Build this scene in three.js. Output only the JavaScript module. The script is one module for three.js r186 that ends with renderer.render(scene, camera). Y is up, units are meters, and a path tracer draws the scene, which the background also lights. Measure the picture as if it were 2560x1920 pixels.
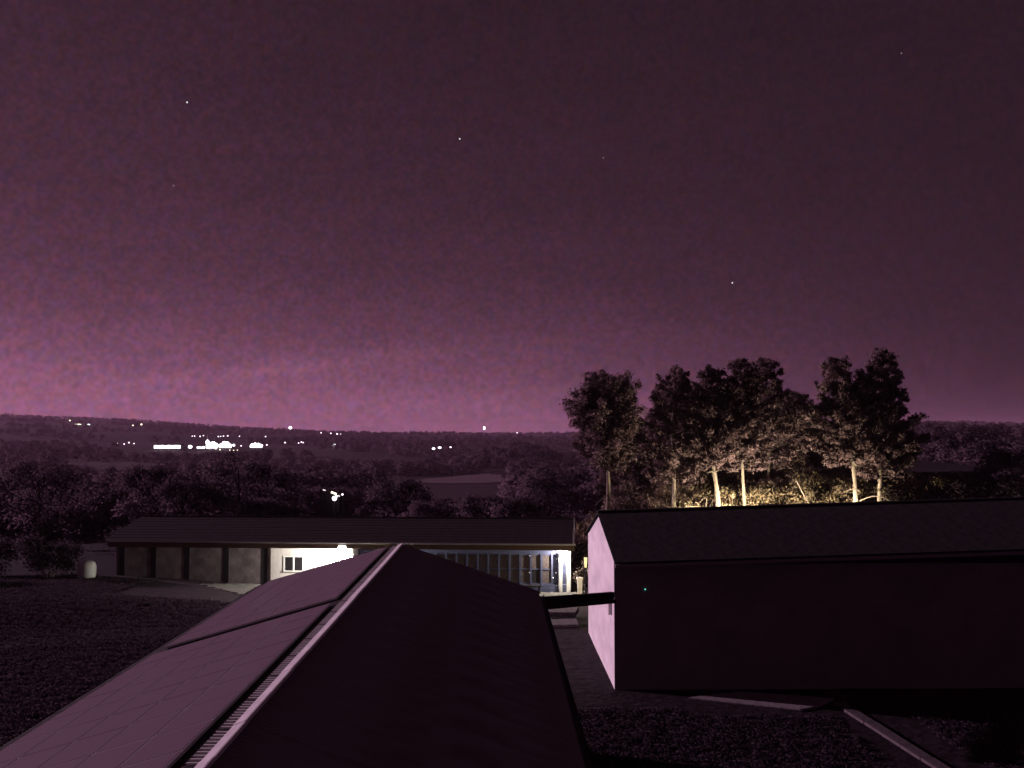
import * as THREE from 'three';
import { mergeGeometries } from 'three/addons/utils/BufferGeometryUtils.js';
import { RoundedBoxGeometry } from 'three/addons/geometries/RoundedBoxGeometry.js';

// ---------------------------------------------------------------- camera, sky, moon, exposure
const scene = new THREE.Scene();
const camera = new THREE.PerspectiveCamera(42.0, 4 / 3, 0.3, 14000);
camera.rotation.order = 'YXZ';
camera.position.set(0, 7, 0);
camera.rotation.set(2.98 * Math.PI / 180, -0.82 * Math.PI / 180, 0);
scene.add(camera);
const renderer = new THREE.WebGLRenderer({ antialias: true });
renderer.toneMapping = THREE.LinearToneMapping;
renderer.toneMappingExposure = 1.0;
renderer.shadowMap.enabled = true;

function mulberry(a) { return () => { a |= 0; a = a + 0x6D2B79F5 | 0; let t = Math.imul(a ^ a >>> 15, 1 | a); t = t + Math.imul(t ^ t >>> 7, 61 | t) ^ t; return ((t ^ t >>> 14) >>> 0) / 4294967296; }; }
function hash2(x, y, s = 0) { let h = Math.imul(x, 374761393) ^ Math.imul(y, 668265263) ^ Math.imul(s + 11, 1274126177); h = Math.imul(h ^ h >>> 13, 1274126177); return ((h ^ h >>> 16) >>> 0) / 4294967296; }
function vnoise(x, y, s = 0) {                       // value noise in -1..1
  const xi = Math.floor(x), yi = Math.floor(y); let u = x - xi, v = y - yi; u = u * u * (3 - 2 * u); v = v * v * (3 - 2 * v);
  const a = hash2(xi, yi, s), b = hash2(xi + 1, yi, s), c = hash2(xi, yi + 1, s), d = hash2(xi + 1, yi + 1, s);
  return ((a + (b - a) * u) * (1 - v) + (c + (d - c) * u) * v) * 2 - 1;
}
const fbm = (x, y, s = 0, o = 4) => { let t = 0, a = 0.5; for (let i = 0; i < o; i++) { t += a * vnoise(x, y, s + i); x *= 2.03; y *= 2.03; a *= 0.5; } return t; };
const sstep = (a, b, x) => { const t = Math.min(1, Math.max(0, (x - a) / (b - a))); return t * t * (3 - 2 * t); };
const table = (tb, x) => { for (let i = 1; i < tb.length; i++) if (x <= tb[i][0]) { const [x0, y0] = tb[i - 1], [x1, y1] = tb[i]; return y0 + (y1 - y0) * (x - x0) / (x1 - x0); } return tb[tb.length - 1][1]; };
const s2l = (c) => Math.pow((c / 255 + 0.055) / 1.055, 2.4);

{ // night sky: town glow low on the left, dark violet to the upper right, a thin uneven veil, fine mottle painted in like sensor grain
  const W = 4096, H = 2048, data = new Float32Array(W * H * 4);
  const els = [[0, 0], [1.9, 1], [3.8, 2], [6.4, 3], [9, 4], [13.7, 5], [18.7, 6], [23.5, 7], [45, 8], [90, 9]];
  const L = [158, 150, 130, 104, 87, 72, 64, 58, 48, 44], C = [142, 128, 106, 85, 69, 57, 50, 45, 43, 42], R = [62, 57, 52, 48, 45, 42, 40, 39, 40, 42];
  for (let j = 0; j < H; j++) {
    const el = ((j + 0.5) / H - 0.5) * 180, e = Math.max(0, el), k = table(els, e), k0 = Math.min(8, Math.floor(k)), f = k - k0;
    const at = (t) => t[k0] + (t[k0 + 1] - t[k0]) * f, l = at(L), c = at(C), r = at(R);
    for (let i = 0; i < W; i++) {
      const ph = (i + 0.5) / W * 2 * Math.PI - Math.PI;                 // atan2(z, x)
      let az = ph * 180 / Math.PI + 90; if (az > 180) az -= 360;         // 0 ahead, + to the right
      let v = az < 0 ? (az > -27 ? c + (l - c) * (-az / 27) : l + (c - l) * sstep(-50, -130, az)) : c + (r - c) * Math.min(1, az / 27) * (1 - sstep(60, 140, az));
      if (el > 0 && az > -75 && az < 75) {
        const g = 1 + 0.05 * fbm(az * 0.18, el * 0.55, 3, 3) * sstep(0, 3, el) + 0.02 * vnoise(az * 2.6, el * 2.6, 40) + 0.1 * vnoise(az * 6.5, el * 6.5, 41);
        v *= g;
        v *= 1 + 0.08 * Math.exp(-(((el - 4.2 - (az + 9) * 0.13) / 0.5) ** 2)) * sstep(-26, -14, az) * (1 - sstep(-6, 0, az));
      }
      const o = (j * W + i) * 4, h1 = el > 0 && az > -75 && az < 75 ? 0.09 * vnoise(az * 4.6, el * 4.6, 50) : 0, h2 = el > 0 && az > -75 && az < 75 ? 0.1 * vnoise(az * 4.6, el * 4.6, 60) : 0;
      data[o] = s2l(v * (1 + h1)); data[o + 1] = s2l(v * (0.615 + 0.015 * sstep(60, 150, v))); data[o + 2] = s2l(v * (0.83 + h2)); data[o + 3] = 1;
    }
  }
  const t = new THREE.DataTexture(data, W, H, THREE.RGBAFormat, THREE.FloatType);
  t.mapping = THREE.EquirectangularReflectionMapping; t.magFilter = THREE.LinearFilter; t.minFilter = THREE.LinearFilter; t.needsUpdate = true;
  scene.background = t; scene.environment = t;
  scene.fog = new THREE.FogExp2(new THREE.Color(0.8, 0.5, 0.7), 0.00009);
}
const moon = new THREE.DirectionalLight(new THREE.Color(1.0, 0.62, 0.86), 3.2);
moon.position.set(-88, 24, -36); moon.target.position.set(0, 0, -30); moon.position.add(new THREE.Vector3(0, 0, -30));
moon.castShadow = true; moon.shadow.camera.left = -80; moon.shadow.camera.right = 80; moon.shadow.camera.top = 40; moon.shadow.camera.bottom = -40; moon.shadow.camera.far = 300; moon.shadow.mapSize.set(4096, 4096);
scene.add(moon, moon.target);

// ---------------------------------------------------------------- helpers
const used = new Map();
function numbered(n) { const k = used.get(n) ?? 0; used.set(n, k + 1); return k ? `${n}_${String(k).padStart(3, '0')}` : n; }
function tag(o, label, category, group) { o.userData = { label, category }; if (group) o.userData.group = group; return o; }
function thing(name, label, category, pos = [0, 0, 0], turn = 0, group) { const o = new THREE.Group(); o.name = numbered(name); o.position.set(...pos); o.rotation.y = turn; scene.add(o); return tag(o, label, category, group); }
function part(name, geo, m, parent, pos, label) { const o = new THREE.Mesh(geo, m); o.name = name; o.castShadow = o.receiveShadow = true; if (pos) o.position.set(...pos); if (label) o.userData.label = label; parent.add(o); return o; }
function struct(name, geo, m, label) { const o = new THREE.Mesh(geo, m); o.name = numbered(name); o.castShadow = o.receiveShadow = true; o.userData = { kind: 'structure' }; if (label) o.userData.label = label; scene.add(o); return o; }
function stuff(o, name, label, category) { o.name = numbered(name); o.castShadow = o.receiveShadow = true; o.userData = { kind: 'stuff', label, category }; scene.add(o); return o; }
const box = (w, h, d, x = 0, y = 0, z = 0) => new THREE.BoxGeometry(w, h, d).translate(x, y, z);
const rbox = (w, h, d, r = 0.01, x = 0, y = 0, z = 0) => new RoundedBoxGeometry(w, h, d, 1, r).translate(x, y, z);
function merge(list) { return mergeGeometries(list.map((g) => { const n = g.index ? g.toNonIndexed() : g; for (const k of Object.keys(n.attributes)) if (!['position', 'normal', 'uv', 'color'].includes(k)) n.deleteAttribute(k); return n; })); }
function limb(pts, r0, r1, seg = 7) {                                  // tapered bent cylinder through points
  const c = new THREE.CatmullRomCurve3(pts.map((p) => new THREE.Vector3(...p))), n = Math.max(3, pts.length * 3), g = new THREE.TubeGeometry(c, n, 1, seg, false), p = g.attributes.position;
  for (let i = 0; i <= n; i++) { const q = c.getPointAt(i / n), r = (r0 + (r1 - r0) * i / n) * (1 + 0.12 * Math.sin(i * 2.3 + pts[0][0])); for (let j = 0; j <= seg; j++) { const k = i * (seg + 1) + j; p.setXYZ(k, q.x + (p.getX(k) - q.x) * r, q.y + (p.getY(k) - q.y) * r, q.z + (p.getZ(k) - q.z) * r); } }
  return g;
}
function beam(a, b, w, h) {                                            // square timber from a to b
  const A = new THREE.Vector3(...a), B = new THREE.Vector3(...b), d = B.clone().sub(A), g = new RoundedBoxGeometry(w, h, d.length(), 1, 0.012);
  const m = new THREE.Matrix4().lookAt(B, A, new THREE.Vector3(0, 1, 0)); m.setPosition(A.add(B).multiplyScalar(0.5)); return g.applyMatrix4(m);
}
function noiseTex(n, lo, hi, s, sx = 8, sy = 8, srgb = true) {         // tileable mottle
  const d = new Uint8Array(n * n * 4);
  const tn = (x, y, px, py, k) => { const xi = Math.floor(x), yi = Math.floor(y), w = (v, p) => ((v % p) + p) % p; let u = x - xi, v = y - yi; u = u * u * (3 - 2 * u); v = v * v * (3 - 2 * v); const h = (i, j) => hash2(w(i, px), w(j, py), k); return (h(xi, yi) * (1 - u) + h(xi + 1, yi) * u) * (1 - v) + (h(xi, yi + 1) * (1 - u) + h(xi + 1, yi + 1) * u) * v; };
  for (let j = 0; j < n; j++) for (let i = 0; i < n; i++) {
    let v = 0, a = 0.5; for (let o = 0; o < 4; o++) { const m = 2 ** o; v += a * tn(i / n * sx * m, j / n * sy * m, sx * m, sy * m, s + o); a *= 0.55; }
    const c = Math.round(255 * (lo + (hi - lo) * Math.min(1, Math.max(0, v)))); d.set([c, c, c, 255], (j * n + i) * 4);
  }
  const t = new THREE.DataTexture(d, n, n); t.wrapS = t.wrapT = THREE.RepeatWrapping; t.magFilter = THREE.LinearFilter; t.minFilter = THREE.LinearMipmapLinearFilter; t.generateMipmaps = true; if (srgb) t.colorSpace = THREE.SRGBColorSpace; t.needsUpdate = true; return t;
}
const rep = (t, x, y) => { const c = t.clone(); c.repeat.set(x, y); c.needsUpdate = true; return c; };
const MOT = noiseTex(256, 0.55, 1.0, 7), GRAIN = noiseTex(256, 0.4, 1.0, 21, 4, 48), BMP = noiseTex(256, 0, 1, 33, 16, 16, false);
const std = (r, g, b, o = {}) => new THREE.MeshPhysicalMaterial({ color: new THREE.Color().setRGB(r, g, b), roughness: 0.9, specularIntensity: (o.roughness ?? 0.9) > 0.75 ? 0.12 : 0.7, ...o });
const glow = (r, g, b, k) => new THREE.MeshStandardMaterial({ color: 0x222222, emissive: new THREE.Color().setRGB(r, g, b), emissiveIntensity: k });
const M = {
  ground: std(1, 1, 1, { vertexColors: true, roughness: 1, map: noiseTex(256, 0.5, 1.0, 17, 12, 12), bumpMap: BMP, bumpScale: 0.03 }),
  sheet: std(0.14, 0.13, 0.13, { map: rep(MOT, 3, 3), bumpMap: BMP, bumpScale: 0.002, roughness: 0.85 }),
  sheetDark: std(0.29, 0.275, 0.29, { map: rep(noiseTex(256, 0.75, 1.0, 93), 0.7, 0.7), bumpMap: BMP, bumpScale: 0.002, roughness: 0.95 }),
  cap: std(0.8, 0.78, 0.78, { map: rep(noiseTex(256, 0.8, 1.0, 91), 2, 1), roughness: 0.6 }),
  panel: new THREE.MeshPhysicalMaterial({ color: new THREE.Color().setRGB(0.085, 0.062, 0.082), roughness: 0.45, clearcoat: 0.5, clearcoatRoughness: 0.25 }),
  alu: std(0.5, 0.47, 0.48, { roughness: 0.5, metalness: 0.3 }),
  darkRail: std(0.03, 0.03, 0.035, { roughness: 0.7 }),
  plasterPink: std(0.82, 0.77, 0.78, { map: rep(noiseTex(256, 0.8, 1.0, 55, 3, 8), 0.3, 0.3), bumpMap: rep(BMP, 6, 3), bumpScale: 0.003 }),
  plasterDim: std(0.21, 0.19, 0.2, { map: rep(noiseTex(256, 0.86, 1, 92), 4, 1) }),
  plaster: std(0.74, 0.7, 0.66, { map: rep(noiseTex(256, 0.85, 1.0, 66), 2, 1), bumpMap: rep(BMP, 5, 3), bumpScale: 0.003 }),
  bayWall: std(0.28, 0.235, 0.24, { map: rep(MOT, 3, 1) }),
  postDark: std(0.018, 0.016, 0.018),
  timber: std(0.05, 0.04, 0.038, { map: GRAIN, roughness: 0.85 }),
  fascia: std(0.22, 0.15, 0.1, { map: GRAIN, roughness: 0.8 }),
  blue: std(0.09, 0.1, 0.19, { roughness: 0.6, map: rep(MOT, 2, 2) }),
  brownPane: std(0.14, 0.11, 0.11, { roughness: 0.25, map: rep(MOT, 1, 1) }),
  darkPane: std(0.02, 0.018, 0.02, { roughness: 0.15 }),
  white: std(0.8, 0.79, 0.77, { roughness: 0.55 }),
  roofRed: std(0.05, 0.042, 0.045, { map: rep(MOT, 6, 1), roughness: 0.9 }),
  metal: std(0.4, 0.4, 0.4, { roughness: 0.45, metalness: 0.6 }),
  concrete: std(0.34, 0.3, 0.32, { map: rep(MOT, 2, 2), bumpMap: BMP, bumpScale: 0.004 }),
  kerb: std(0.16, 0.13, 0.145, { map: rep(MOT, 1, 1), bumpMap: BMP, bumpScale: 0.004 }),
  gravel: std(0.2, 0.185, 0.175, { map: rep(MOT, 6, 6), bumpMap: rep(BMP, 10, 10), bumpScale: 0.01 }),
  field: std(0.24, 0.17, 0.21, { map: rep(MOT, 3, 3), roughness: 1 }),
  bark: std(0.5, 0.42, 0.34, { map: rep(GRAIN, 1, 2), bumpMap: rep(BMP, 2, 8), bumpScale: 0.02 }),
  barkDark: std(0.1, 0.08, 0.07, { map: rep(GRAIN, 1, 2) }),
  leaf: new THREE.MeshPhysicalMaterial({ color: 0xffffff, vertexColors: true, roughness: 1, specularIntensity: 0.1, transmission: 0.5, thickness: 0, side: THREE.DoubleSide }),
  wrap: std(0.36, 0.37, 0.34, { roughness: 0.55 }),
};

// ---------------------------------------------------------------- terrain
const CEN = [[0, 0], [37, 0], [49, -0.85], [58, -1.2], [100, -3.2], [150, -5.5], [300, -13], [500, -17], [800, -15], [1100, -10], [1600, 1], [2200, 8], [4000, 13], [6500, 16]];
const RIG = [[0, 0], [40, 0], [50, 0.6], [58, 1.3], [75, 4.3], [100, 4.8], [160, 2.5], [300, 1], [500, 2.5], [900, 10], [2000, 27], [4000, 38], [6500, 45]];
function T(x, z) {
  const r = Math.hypot(x, z), az = z < 0 || x ? Math.atan2(x, -z) * 180 / Math.PI : 0, w = sstep(4.5, 11, az);
  let y = table(CEN, r) * (1 - w) + table(RIG, r) * w;
  y += 62 * sstep(-6, -27, az) * sstep(900, 4000, r);
  y += 0.9 * sstep(-6, -22, x) * sstep(38, 48, r) * (1 - sstep(80, 150, r));
  y += 11 * Math.exp(-(((x - 14) / 30) ** 2) - (((-z - 660) / 70) ** 2));
  const a = Math.min(7, r * 0.0035) * sstep(70, 300, r);
  y += a * fbm(x * 0.006 + 3, z * 0.006, 9, 4) + 0.06 * fbm(x * 0.5, z * 0.5, 5, 3) * sstep(20, 45, r);
  return y;
}
{
  const pos = [], uvs = [], col = [], idx = [], rs = [0.01]; let r = 4; while (r < 6600) { rs.push(r); r *= r < 120 ? 1.045 : 1.035; }
  const azs = []; for (let a = -180; a < 180; a += Math.abs(a) < 40 ? 0.35 : 4) azs.push(a); azs.push(180);
  for (const rr of rs) for (const a of azs) {
    const t = a * Math.PI / 180, x = rr * Math.sin(t), z = -rr * Math.cos(t); pos.push(x, T(x, z), z); uvs.push(x * 0.35, z * 0.35);
    const n = fbm(x * 0.05, z * 0.05, 70, 4), f = fbm(x * 0.004, z * 0.004, 80, 3), k = Math.max(0.02, rr < 200 ? 0.045 + 0.035 * n : 0.07 + 0.03 * n + 0.05 * f);
    col.push(k * 1.15, k * 0.78, k * 1.02);
  }
  const n = azs.length; for (let i = 0; i < rs.length - 1; i++) for (let j = 0; j < n - 1; j++) { const p = i * n + j; idx.push(p, p + 1, p + n, p + 1, p + n + 1, p + n); }
  const g = new THREE.BufferGeometry(); g.setAttribute('position', new THREE.Float32BufferAttribute(pos, 3)); g.setAttribute('color', new THREE.Float32BufferAttribute(col, 3)); g.setAttribute('uv', new THREE.Float32BufferAttribute(uvs, 2)); g.setIndex(idx); g.computeVertexNormals();
  if (g.attributes.normal.getY(n * 20 + 5) < 0) { for (let i = 0; i < idx.length; i += 3) [idx[i + 1], idx[i + 2]] = [idx[i + 2], idx[i + 1]]; g.setIndex(idx); g.computeVertexNormals(); }
  struct('ground', g, M.ground, 'dark sloping ground and hills beyond the houses');
}
function drape(poly, step, lift) {                                     // a sheet that follows the terrain inside a polygon
  const xs = poly.map((p) => p[0]), zs = poly.map((p) => p[1]), pos = [], uv = [];
  const inside = (x, z) => { let c = false; for (let i = 0, j = poly.length - 1; i < poly.length; j = i++) { const [xi, zi] = poly[i], [xj, zj] = poly[j]; if (zi > z !== zj > z && x < (xj - xi) * (z - zi) / (zj - zi) + xi) c = !c; } return c; };
  for (let x = Math.min(...xs); x < Math.max(...xs); x += step) for (let z = Math.min(...zs); z < Math.max(...zs); z += step) if (inside(x + step / 2, z + step / 2)) {
    const q = [[x, z], [x, z + step], [x + step, z + step], [x + step, z]].map(([a, b]) => [a, T(a, b) + lift, b]);
    for (const k of [0, 1, 2, 0, 2, 3]) { pos.push(...q[k]); uv.push(q[k][0] * 0.25, q[k][2] * 0.25); }
  }
  const g = new THREE.BufferGeometry(); g.setAttribute('position', new THREE.Float32BufferAttribute(pos, 3)); g.setAttribute('uv', new THREE.Float32BufferAttribute(uv, 2)); g.computeVertexNormals(); return g;
}
struct('yard', drape([[-15, -51], [-13, -53.5], [4.5, -51.5], [5, -46.5], [1, -45], [-6, -46], [-11, -47.6]], 0.5, 0.03), M.gravel, 'pale gravel yard in front of the low barn');
struct('field', drape([[-46, -515], [-40, -545], [-22, -566], [-6, -572], [2, -560], [5, -535], [2, -516], [-8, -506], [-28, -504]], 3, 0.4), M.field, 'pale open field in the valley');

// ---------------------------------------------------------------- foreground house with its corrugated roof and solar arrays
const RX = -2.175, RY = 4.5, SL = 0.286, SR = 0.345, EL = -5.5, ER = 0.94, Z0 = -4, Z1 = -23.2;
{
  const h = thing('house', 'house with a corrugated gable roof and a pale ridge strip, nearest the viewer', 'house', [0, 0, 0]);
  const yl = RY - SL * (RX - EL), yr = RY - SR * (ER - RX);
  const gable = new THREE.Shape([[EL + 0.35, -0.3], [ER - 0.3, -0.3], [ER - 0.3, yr + 0.02], [RX, RY - 0.1], [EL + 0.35, yl + 0.02]].map((p) => new THREE.Vector2(...p)));
  part('wall', new THREE.ExtrudeGeometry(gable, { depth: Math.abs(Z1 - Z0) - 0.5, bevelEnabled: false }).translate(0, 0, Z1 + 0.25), M.plasterDim, h);
  const sheetGeo = (left, w) => {                                      // ribs run down the slope, one every 9 cm
    const ribs = Math.round(w / 0.09), n = ribs * 8, len = left ? RX - EL : ER - RX, s = left ? SL : SR, dir = left ? -1 : 1, pos = [], uv = [], idx = [];
    for (let i = 0; i <= n; i++) { const z = -w * i / n, y = 0.017 * Math.cos(i / 8 * Math.PI * 2); for (let j = 0; j <= 6; j++) { const d = len * j / 6; pos.push(dir * d + dir * y * s, -s * d + y, z); uv.push(d * 0.5, z * 0.5); } }
    for (let i = 0; i < n; i++) for (let j = 0; j < 6; j++) { const p = i * 7 + j; left ? idx.push(p, p + 1, p + 7, p + 1, p + 8, p + 7) : idx.push(p, p + 7, p + 1, p + 1, p + 7, p + 8); }
    const g = new THREE.BufferGeometry(); g.setAttribute('position', new THREE.Float32BufferAttribute(pos, 3)); g.setAttribute('uv', new THREE.Float32BufferAttribute(uv, 2)); g.setIndex(idx); g.computeVertexNormals();
    return g;
  };
  const N = 20, w = 0.96; const gl = sheetGeo(true, w), gr = sheetGeo(false, w), rnd = mulberry(5);
  for (let k = 0; k < N; k++) {
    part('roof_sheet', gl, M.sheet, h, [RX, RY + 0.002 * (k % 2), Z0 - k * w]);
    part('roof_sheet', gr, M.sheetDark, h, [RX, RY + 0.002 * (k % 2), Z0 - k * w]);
  }
  const prof = new THREE.Shape(); prof.moveTo(-0.1, -0.016); prof.lineTo(-0.02, 0.014); prof.lineTo(-0.008, 0.02); prof.lineTo(0.006, 0.02); prof.lineTo(0.022, 0.008); prof.lineTo(0.02, 0.002); prof.lineTo(0, 0.01); prof.lineTo(-0.1, -0.026);
  const cg = new THREE.ExtrudeGeometry(prof, { depth: 0.945, bevelEnabled: true, bevelSize: 0.004, bevelThickness: 0.004, bevelSegments: 1, curveSegments: 10 });
  for (let k = 0; k < N; k++) { const c = part('ridge_cap', cg, M.cap, h, [RX + (rnd() - 0.5) * 0.006, RY + 0.022 + (rnd() - 0.5) * 0.004, Z0 - (k + 1) * w + 0.006]); c.rotation.y = (rnd() - 0.5) * 0.006; }
  const crestTicks = merge(Array.from({ length: N * 10 }, (_, i) => box(0.13, 0.012, 0.024, -0.155, 0.155 * -SL + 0.026, -Math.floor(i / 10) * w - 0.09 * (i % 10) - 0.045)));  // pale tines added on the rib crests, standing in for light on them
  part('lit_crest_ticks', crestTicks, M.cap, h, [RX, RY, Z0]).userData.kind = 'stuff';
  part('barge_board', beam([RX, RY - 0.09, Z1 - 0.02], [EL, yl - 0.09, Z1 - 0.02], 0.03, 0.16), M.timber, h);
  part('barge_board', beam([RX, RY - 0.09, Z1 - 0.025], [ER, yr - 0.09, Z1 - 0.025], 0.03, 0.16), M.timber, h);
  const gut = new THREE.CylinderGeometry(0.065, 0.065, Math.abs(Z1 - Z0), 10, 1, true, 0, Math.PI).rotateX(Math.PI / 2).rotateZ(-Math.PI / 2);
  part('gutter', gut, M.darkRail, h, [ER + 0.05, yr - 0.04, (Z0 + Z1) / 2]); part('gutter', gut, M.darkRail, h, [EL - 0.05, yl - 0.04, (Z0 + Z1) / 2]);

  // solar arrays: five rows of small framed modules, parted by one bare strip of roof
  const ang = Math.atan(SL), U0 = 0.345 / Math.cos(ang), PW = 0.556, PL = 0.89;
  const frame = merge([rbox(PW - 0.001, 0.035, PL - 0.001, 0.006, 0, 0, 0)]), glass = rbox(PW - 0.026, 0.008, PL - 0.026, 0.003, 0, 0.0175, 0);
  const rndP = mulberry(77);
  const array = (z0, n, label) => {
    const g = thing('solar_array', label, 'solar panels', [RX, RY, z0]); g.rotation.z = ang;
    for (let c = 0; c < n; c++) for (let r = 0; r < 5; r++) {
      const p = part('solar_panel', frame, M.alu, g, [-(U0 + PW * (r + 0.5)), 0.05, -PL * (c + 0.5)]);
      p.rotation.set((rndP() - 0.5) * 0.006, 0, (rndP() - 0.5) * 0.006);
      part('glass', glass, M.panel, p);
    }
    for (let r = 0; r <= 5; r++) part('mounting_rail', box(0.04, 0.02, PL * n - 0.04), M.darkRail, g, [-(U0 + 0.05 + (PW * 5 - 0.1) * r / 5), 0.021, -PL * n / 2]);
  };
  array(-4.7, 12, 'near group of dark solar panels on the left roof slope, at the bottom edge');
  array(-15.95, 8, 'far group of solar panels on the roof, beyond the dark gap');
}

// ---------------------------------------------------------------- house with the pale pink gable, on the right
{
  const x0 = 3.24, x1 = 23, zf = -28, zb = -36, zr = -32, ye = 3.5, ya = 4.5;
  const h = thing('gable_house', 'long black roofed house with a bright pale pink gable wall', 'house', [0, 0, 0]);
  const sh = new THREE.Shape([[-zf + 0.05, -0.5], [-zb, -0.5], [-zb, ye], [-zr, ya - 0.03], [-zf + 0.05, ye]].map((p) => new THREE.Vector2(...p)));
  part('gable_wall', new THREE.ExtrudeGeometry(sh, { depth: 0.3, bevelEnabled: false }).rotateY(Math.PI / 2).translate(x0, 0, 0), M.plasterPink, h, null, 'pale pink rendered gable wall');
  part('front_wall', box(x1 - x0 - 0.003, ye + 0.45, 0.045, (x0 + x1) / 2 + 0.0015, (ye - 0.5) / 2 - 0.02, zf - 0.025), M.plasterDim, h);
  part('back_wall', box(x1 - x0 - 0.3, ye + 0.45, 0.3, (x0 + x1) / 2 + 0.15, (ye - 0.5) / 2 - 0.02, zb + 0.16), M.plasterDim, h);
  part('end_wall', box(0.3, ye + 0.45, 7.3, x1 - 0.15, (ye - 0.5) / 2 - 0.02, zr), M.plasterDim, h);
  const up = (x) => 0.031 * (x - x0), n = 26, pw = (x1 + 0.3 - x0 + 0.05) / n;
  for (const s of [1, -1]) for (let k = 0; k < n; k++) {               // standing seam strips from ridge to eave
    const xa = x0 - 0.05 + k * pw, g = new THREE.BoxGeometry(pw - 0.001, 0.05, 4.62);
    const m = g.rotateX(s * Math.atan(1.02 / 4.4));
    part('roof_panel', m, M.roofBlack ??= std(0.04, 0.036, 0.039, { roughness: 0.95, map: rep(MOT, 1, 3) }), h, [xa + pw / 2, ya - 0.51 + 0.06 + up(xa + pw / 2), zr + s * 2.24]).rotation.z = Math.atan(0.031);
  }
  const rc = part('ridge_cap', beam([x0 - 0.06, ya + 0.1, zr], [x1, ya + 0.1 + up(x1), zr], 0.24, 0.06), M.roofBlack, h);
  part('gutter', beam([x0 - 0.02, ye - 0.06, zf + 0.42], [x1, ye - 0.06 + up(x1), zf + 0.42], 0.1, 0.1), M.plasterDim, h);
  part('meter_box', rbox(0.1, 0.42, 0.3, 0.015, x0 - 0.05, 2.15, zf - 0.75), M.plasterPink, h);
  part('indicator_light', new THREE.SphereGeometry(0.016, 8, 6), glow(0.2, 0.9, 0.8, 1.5), h, [4.1, 2.75, zf + 0.02]);
}
tag(part('beam', merge([beam([0.72, 2.78, -25.7], [3.2, 2.58, -28.0], 0.12, 0.2), beam([0.72, 2.62, -25.62], [3.22, 2.44, -27.9], 0.16, 0.1)]), M.timber, scene), 'dark timber beam spanning from the near roof to the pink gable', 'beam');

// paving between and before the houses
{
  const slab = (pts, h, m) => new THREE.ExtrudeGeometry(new THREE.Shape(pts.map(([x, z]) => new THREE.Vector2(x, -z))), { depth: h, bevelEnabled: true, bevelSize: 0.02, bevelThickness: 0.02, bevelSegments: 1 }).rotateX(-Math.PI / 2);
  const p = struct('pavement', slab([[5.1, -26.95], [5.9, -27.3], [6.7, -27.5], [7.9, -27.15], [8.9, -26.8], [8.3, -26.1], [7.7, -25.75], [6.5, -26.3]], 0.03), M.concrete, 'pale worn concrete apron before the dark house'); p.position.y = 0.01;
  const k = new THREE.Group(); k.name = 'kerb'; k.userData = { kind: 'structure', label: 'low pale kerb running towards the viewer' }; scene.add(k);
  const rnd = mulberry(9), st = rbox(0.3, 0.08, 0.905, 0.01);
  for (let i = 0; i < 11; i++) { const o = part('kerb_stone', st, M.kerb, k, [8.95 + i * 0.075 + (rnd() - 0.5) * 0.02, 0.02 + rnd() * 0.006, -26.0 + i * 0.91]); o.rotation.y = 0.082; }
  const s1 = struct('step', slab([[0.6, -40.0], [3.05, -39.8], [3.3, -41.1], [0.6, -41.2]], 0.16), M.concrete, 'pale paving step behind the timber beam'); s1.position.y = -0.12;
  const s2 = struct('step', slab([[0.8, -37.2], [3.0, -37.4], [3.0, -38.6], [0.8, -38.3]], 0.1), M.concrete, 'dim paving step in the passage between the houses'); s2.position.y = -0.08;
}

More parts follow.
